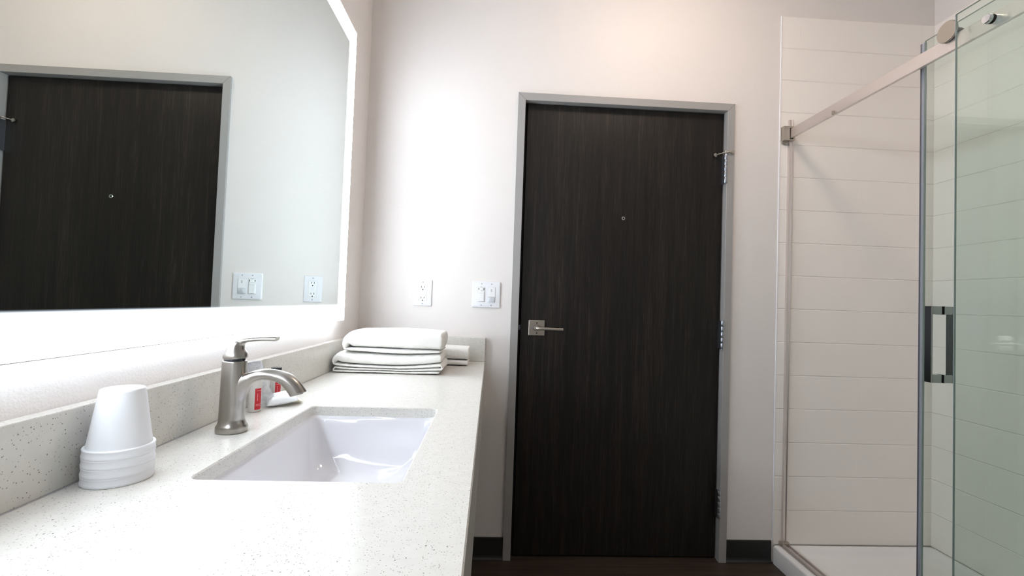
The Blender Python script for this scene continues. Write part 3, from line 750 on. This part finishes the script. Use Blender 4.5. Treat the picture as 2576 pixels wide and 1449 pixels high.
# ------------------------------------------------------------------ folded towels
def towel(name, cat, label, xs_, bounds, y0, y1, seed, group, floor_z):
    """one length of terry folded back and forth. xs_ = [(x_left, x_right)] per layer, bounds = heights of the
    layer limits, each (left, middle, right); consecutive layers are joined by loops, first at the left end"""
    rnd = random.Random(seed)
    XL, XR = min(a for a, _ in xs_), max(b for _, b in xs_)
    def zb(b, x):
        u = (x - XL) / (XR - XL); l, m, r_ = b
        return l * (1 - u) * (1 - 2 * u) + 4 * m * u * (1 - u) + r_ * u * (2 * u - 1)
    L = []                     # centre line (x, z, half thickness)
    for i, (xl_, xr_) in enumerate(xs_):
        lo, hi = bounds[i], bounds[i + 1]
        hl = (zb(hi, xl_) - zb(lo, xl_)) / 2; hr = (zb(hi, xr_) - zb(lo, xr_)) / 2
        xs = [xl_ + hl + (xr_ - hr * .15 - xl_ - hl) * k / 22 for k in range(23)]
        if i % 2 == 0: xs = xs[::-1]
        seg = [(x, (zb(lo, x) + zb(hi, x)) / 2, (zb(hi, x) - zb(lo, x)) / 2 * .97) for x in xs]
        if L:
            (xa, za, ha), (xb, zc, hb) = L[-1], seg[0]
            d = -1 if i % 2 == 1 else 1
            rr = (zc - za) / 2
            for k in range(1, 7):
                t = PI * k / 7
                L.append((xa + (xb - xa) * k / 7 + d * math.sin(t) * rr * .75, za + (zc - za) * (1 - math.cos(t)) / 2, (ha + (hb - ha) * k / 7) * (1 - .25 * math.sin(t))))
        L += seg
    ny = 14; n = len(L); ph = [rnd.uniform(0, 6) for _ in range(6)]
    bm = bmesh.new(); rows = []
    frz = {i: (rnd.uniform(-1, 1), rnd.uniform(-1, 1)) for i in range(n)}
    for j in range(ny + 1):
        v = j / ny; y = y0 + (y1 - y0) * (v if 0 < j < ny else v)
        ed = min(j, ny - j); sh = (.55, .86, .97)[ed] if ed < 3 else 1.0
        if ed == 1: y += .004 * (1 if j < ny / 2 else -1) * -1 * .5
        up, dn = [], []
        for i, (x, z, h) in enumerate(L):
            p0 = L[max(0, i - 1)]; p1 = L[min(n - 1, i + 1)]
            tx, tz = p1[0] - p0[0], p1[1] - p0[1]; l = math.hypot(tx, tz) or 1; nx, nz = -tz / l, tx / l
            far = max(0, (x - XR + .03) / .03)
            yo = .0022 * math.sin(9 * x + ph[2]) + .0010 * math.sin(41 * x + ph[3] + z * 60) + far * .002 * frz[i][0] * (1 if ed == 0 else .3)
            wx = .0018 * math.sin(34 * y + ph[4] + z * 120) + far * rnd.uniform(-.0022, .0022)
            wz = .0006 * math.sin(29 * x + 17 * y + ph[1])
            hh = h * sh
            up.append(bm.verts.new((x + nx * hh + wx, y + yo, max(floor_z, z + nz * hh + wz))))
            dn.append(bm.verts.new((x - nx * hh + wx, y + yo, max(floor_z, z - nz * hh + wz))))
        sE = 1 if (len(xs_) - 1) % 2 == 1 or len(xs_) % 2 == 0 else -1
        rows.append((up, dn))
    for j in range(ny):
        (u0, d0), (u1, d1) = rows[j], rows[j + 1]
        for i in range(n - 1):
            bm.faces.new((u0[i], u0[i + 1], u1[i + 1], u1[i])); bm.faces.new((d0[i + 1], d0[i], d1[i], d1[i + 1]))
        for i in (0, n - 1): bm.faces.new((u0[i], u1[i], d1[i], d0[i]))
    for j in (0, ny):
        u0, d0 = rows[j]
        for i in range(n - 1): bm.faces.new((u0[i], u0[i + 1], d0[i + 1], d0[i]))
    o = obj(name, bm, MT['towel'], smooth=True)
    o['label'] = label; o['category'] = cat; o['group'] = group
    m_ = o.modifiers.new('soft', 'SUBSURF'); m_.levels = 1; m_.render_levels = 2
    tx_ = bpy.data.textures.new('terry', 'CLOUDS'); tx_.noise_scale = .010; tx_.noise_depth = 1
    d_ = o.modifiers.new('fluff', 'DISPLACE'); d_.texture = tx_; d_.strength = .0022; d_.mid_level = .55
    return o
z = ZC
towel('bath_towel', 'towel', 'lower of the two folded white bath towels, lying on the counter',
      [(.034, .4120), (.038, .4170), (.037, .4150), (.035, .4200)],
      [(z + .0012, z + .0012, z + .0012), (z + .0130, z + .0100, z + .0140), (z + .0250, z + .0175, z + .0270), (z + .0370, z + .0270, z + .0420), (z + .0785, z + .0690, z + .0760)], -.430, -.215, 11, 'folded white towels', z + .0003)
towel('bath_towel', 'towel', 'upper folded white bath towel resting on another, beside the backsplash',
      [(.072, .4130), (.066, .4260)],
      [(z + .0800, z + .0705, z + .0775), (z + .0895, z + .0880, z + .0850), (z + .1480, z + .1560, z + .1500)], -.428, -.215, 12, 'folded white towels', z + .0003)
towel('hand_towel', 'towel', 'small folded white towel behind the big pair, against the side splash',
      [(.300, .5020), (.300, .5080)],
      [(z + .0012, z + .0012, z + .0012), (z + .0250, z + .0250, z + .0240), (z + .0760, z + .0770, z + .0740)], -.180, -.045, 13, 'folded white towels', z + .0003)

# ------------------------------------------------------------------ shower base
pan = thing('shower_pan', 'white low shower base with a rounded curb', 'shower base', (2.29, -.78, 0))
bm = bmesh.new()
ys = (-1.555, -.006)
prof = [(1.9120, .0005), (1.9120, .070), (1.9135, .0765), (1.9180, .0800), (1.9250, .0812), (1.9950, .0800), (2.0050, .0760), (2.0120, .064), (2.0220, .048), (2.0350, .0420), (2.2900, .0330), (2.6100, .0420), (2.6300, .0480), (2.6480, .062), (2.6600, .0800), (2.6755, .0805), (2.6755, .0005)]
# the bowl: rings from the rim inwards
def prect(i, z, r): return [(x, y, z) for x, y in rrect(1.9120 + i[0], 2.6755 - i[1], ys[0] + i[2], ys[1] - i[2], r, 6)]
loft(bm, [prect((0, 0, 0), .0006, .012), prect((0, 0, 0), .0720, .012), prect((.003, .001, .001), .0782, .012), prect((.009, .004, .004), .0806, .012), prect((.088, .014, .010), .0806, .03),
          prect((.096, .022, .018), .0765, .035), prect((.104, .034, .030), .060, .04), prect((.116, .055, .050), .0465, .05), prect((.15, .09, .09), .0405, .06), prect((.36, .36, .6), .030, .012)], cap0=False)
obj('basin', bm, MT['pan'], pan, smooth=True, angle=50)
bm = bmesh.new(); lathe(bm, (2.294, -.78, .0302), [(.05, 0), (.05, .002), (.046, .003), (0, .003)], n=32); obj('drain', bm, MT['rail'], pan)

# ------------------------------------------------------------------ shower enclosure (fixed parts)
enc = thing('shower_enclosure', 'fixed glass panel with a metal rail, wall jamb and sill track', 'shower enclosure', (1.955, -.78, .081))
RXa, RXb, RZ0, RZ1 = 1.9500, 1.9605, 1.9545, 2.0000
rl = obj('rail', mkbox(RXa, RXb, -1.553, -.010, RZ0, RZ1, bev=.0012, seg=2), MT['rail'], enc, label='long flat satin metal rail')
bm = bmesh.new()   # wall bracket: a cheek in front, one behind, a base and a lip under the rail
box(bm, 1.9200, 1.9475, -.0300, -.0055, 1.9450, 2.0120, bev=.0012)
box(bm, 1.9476, 1.9720, -.0300, -.0055, 1.9450, 1.9515, bev=.001); box(bm, 1.9476, 1.9720, -.0300, -.0055, 2.0030, 2.0120, bev=.001)
box(bm, 1.9640, 1.9720, -.0300, -.0055, 1.9515, 2.0030)
obj('wall_bracket', bm, MT['satin'], enc)
bm = bmesh.new(); lathe(bm, (1.9400, -.0052, 1.9500), [(.020, 0), (.020, .004), (.018, .006)], (0, -1, 0), n=32); obj('bracket_flange', bm, MT['satin'], enc, smooth=True, angle=40)
bm = bmesh.new()   # U-shaped wall jamb
box(bm, 1.9535, 1.9552, -.0190, -.0052, .0950, 2.0470); box(bm, 1.9685, 1.9702, -.0190, -.0052, .0950, 2.0470); box(bm, 1.9552, 1.9685, -.0150, -.0052, .0950, 2.0470)
obj('wall_jamb', bm, MT['rail'], enc)
bm = bmesh.new(); box(bm, 1.9390, 1.9800, -1.553, -.006, .0812, .0860, bev=.001); box(bm, 1.9440, 1.9520, -1.553, -.030, .0860, .0965, bev=.001); box(bm, 1.9720, 1.9790, -1.553, -.030, .0860, .0930, bev=.001)
obj('sill_track', bm, MT['rail'], enc)
obj('track_end_cap', mkbox(1.9400, 1.9800, -.0295, -.0060, .0862, .1010, bev=.004, seg=3), MT['satin'], enc)
# stop on the rail
bm = bmesh.new(); box(bm, 1.9420, 1.9498, -.3060, -.2990, 1.9540, 1.9700, bev=.001); obj('rail_stop', bm, MT['satin'], enc)
GX = 1.9270
def pane(x0, x1, y0, y1, z0, z1, name, parent):
    o = obj(name, mkbox(x0, x1, y0, y1, z0, z1), [MT['glass'], MT['edge']], parent)
    for f in o.data.polygons: f.material_index = 0 if abs(f.normal.x) > .9 else 1
    return o
pane(GX, GX + .006, -1.553, -.8145, .0980, 2.0435, 'glass_panel', enc)
obj('edge_seal', mkbox(GX + .0005, GX + .0055, -.8142, -.8128, .1000, 2.0430), MT['seal'], enc)
def standoff(y, z_):
    bm = bmesh.new(); lathe(bm, (RXa - .0002, y, z_), [(.0125, 0), (.0125, RXa - GX - .0075), (.0120, RXa - GX - .0070)], (-1, 0, 0), n=36)
    s = obj('standoff', bm, MT['chrome'], enc, smooth=True, angle=35)
    bm = bmesh.new(); lathe(bm, (GX + .0072, y, z_), [(.0128, 0), (.0128, .0010)], (-1, 0, 0), n=36); lathe(bm, (GX - .0001, y, z_), [(.0128, 0), (.0128, .0012)], (-1, 0, 0), n=36); obj('washer', bm, MT['black'], s)
    bm = bmesh.new(); lathe(bm, (GX - .0013, y, z_), [(.0125, 0), (.0125, .0080), (.0110, .0095), (0, .0100)], (-1, 0, 0), n=36); obj('cap', bm, MT['chrome'], s, smooth=True, angle=35)
standoff(-.9070, 1.9725); standoff(-1.40, 1.9725)

# ------------------------------------------------------------------ sliding door
slide = thing('sliding_door', 'frameless sliding glass shower door with a chrome pull and round rollers', 'shower door', (1.983, -1.0, .10))
SXa, SXb = 1.9800, 1.9860; YL = -.6640
pane(SXa, SXb, -1.5500, YL, .0985, 2.0530, 'glass_panel', slide)
sl = obj('edge_seal', mkbox(SXa - .0015, SXb + .0015, YL + .0003, YL + .0080, .1000, 2.0490), MT['seal'], slide, label='clear vinyl edge seal')
obj('seal_strip', mkbox(SXa - .0005, SXb + .0005, YL + .0080, YL + .0150, .1000, 2.0490), MT['sealdark'], sl)
# pull: outer and inner flat bars joined through the glass
HY0, HY1, HZ0, HZ1 = -.7285, -.7065, .9460, 1.1818
bm = bmesh.new()
box(bm, 1.9440, 1.9500, HY0, HY1, HZ0, HZ1, bev=.0006, seg=1)
box(bm, 1.9500, SXa - .0012, HY0, HY1, HZ1 - .0250, HZ1, bev=.0004, seg=1); box(bm, 1.9500, SXa - .0012, HY0, HY1, HZ0, HZ0 + .0250, bev=.0004, seg=1)
pl = obj('handle', bm, MT['mirrorchrome'], slide, label='polished square pull handle')
bm = bmesh.new()
box(bm, 2.0140, 2.0200, HY0, HY1, HZ0, HZ1, bev=.0006, seg=1)
box(bm, SXb + .0012, 2.0140, HY0, HY1, HZ1 - .0250, HZ1, bev=.0004, seg=1); box(bm, SXb + .0012, 2.0140, HY0, HY1, HZ0, HZ0 + .0250, bev=.0004, seg=1)
obj('inner_handle', bm, MT['mirrorchrome'], slide)
bm = bmesh.new()
for a, b in ((SXa - .0011, SXa - .0001), (SXb + .0001, SXb + .0011)):
    box(bm, a, b, HY0 - .0002, HY1 + .0002, HZ1 - .0252, HZ1 + .0002); box(bm, a, b, HY0 - .0002, HY1 + .0002, HZ0 - .0002, HZ0 + .0252)
obj('handle_gasket', bm, MT['black'], slide)
def roller(y, z_):
    bm = bmesh.new(); lathe(bm, (SXa - .0002, y, z_), [(.0130, 0), (.0150, .002), (.0150, .013), (.0165, .0135), (.0165, .0290), (.0150, .030), (.0150, .0330)], (-1, 0, 0), n=40)
    r = obj('roller', bm, MT['darkchrome'], slide, smooth=True, angle=35)
    bm = bmesh.new(); lathe(bm, (1.9464, y, z_), [(.0302, 0), (.0316, .0008), (.0316, .0050), (.0306, .0062), (0, .0062)], (-1, 0, 0), n=56); obj('roller_cap', bm, MT['satin'], r, smooth=True, angle=25)
    bm = bmesh.new(); lathe(bm, (SXb + .0002, y, z_), [(.0120, 0), (.0120, .006), (0, .007)], (1, 0, 0), n=36); obj('fastener', bm, MT['chrome'], r, smooth=True, angle=35)
roller(-.7740, 2.0165); roller(-1.45, 2.0165)

# ------------------------------------------------------------------ ceiling lamp
lam = thing('ceiling_light', 'round flush ceiling light in the middle of the room', 'ceiling light', (1.33, -.72, CZ))
bm = bmesh.new(); lathe(bm, (1.33, -.72, CZ - .0005), [(.135, 0), (.138, .004), (.136, .014), (.128, .016), (.126, .012)], (0, 0, -1), n=48, cap1=False); obj('trim_ring', bm, MT['device'], lam, smooth=True, angle=40)
bm = bmesh.new(); lathe(bm, (1.33, -.72, CZ - .004), [(.124, 0), (.124, .012), (.122, .035), (.112, .055), (.090, .070), (.055, .079), (.02, .082), (0, .082)], (0, 0, -1), n=48); obj('diffuser', bm, MT['lamp'], lam, smooth=True, angle=60)
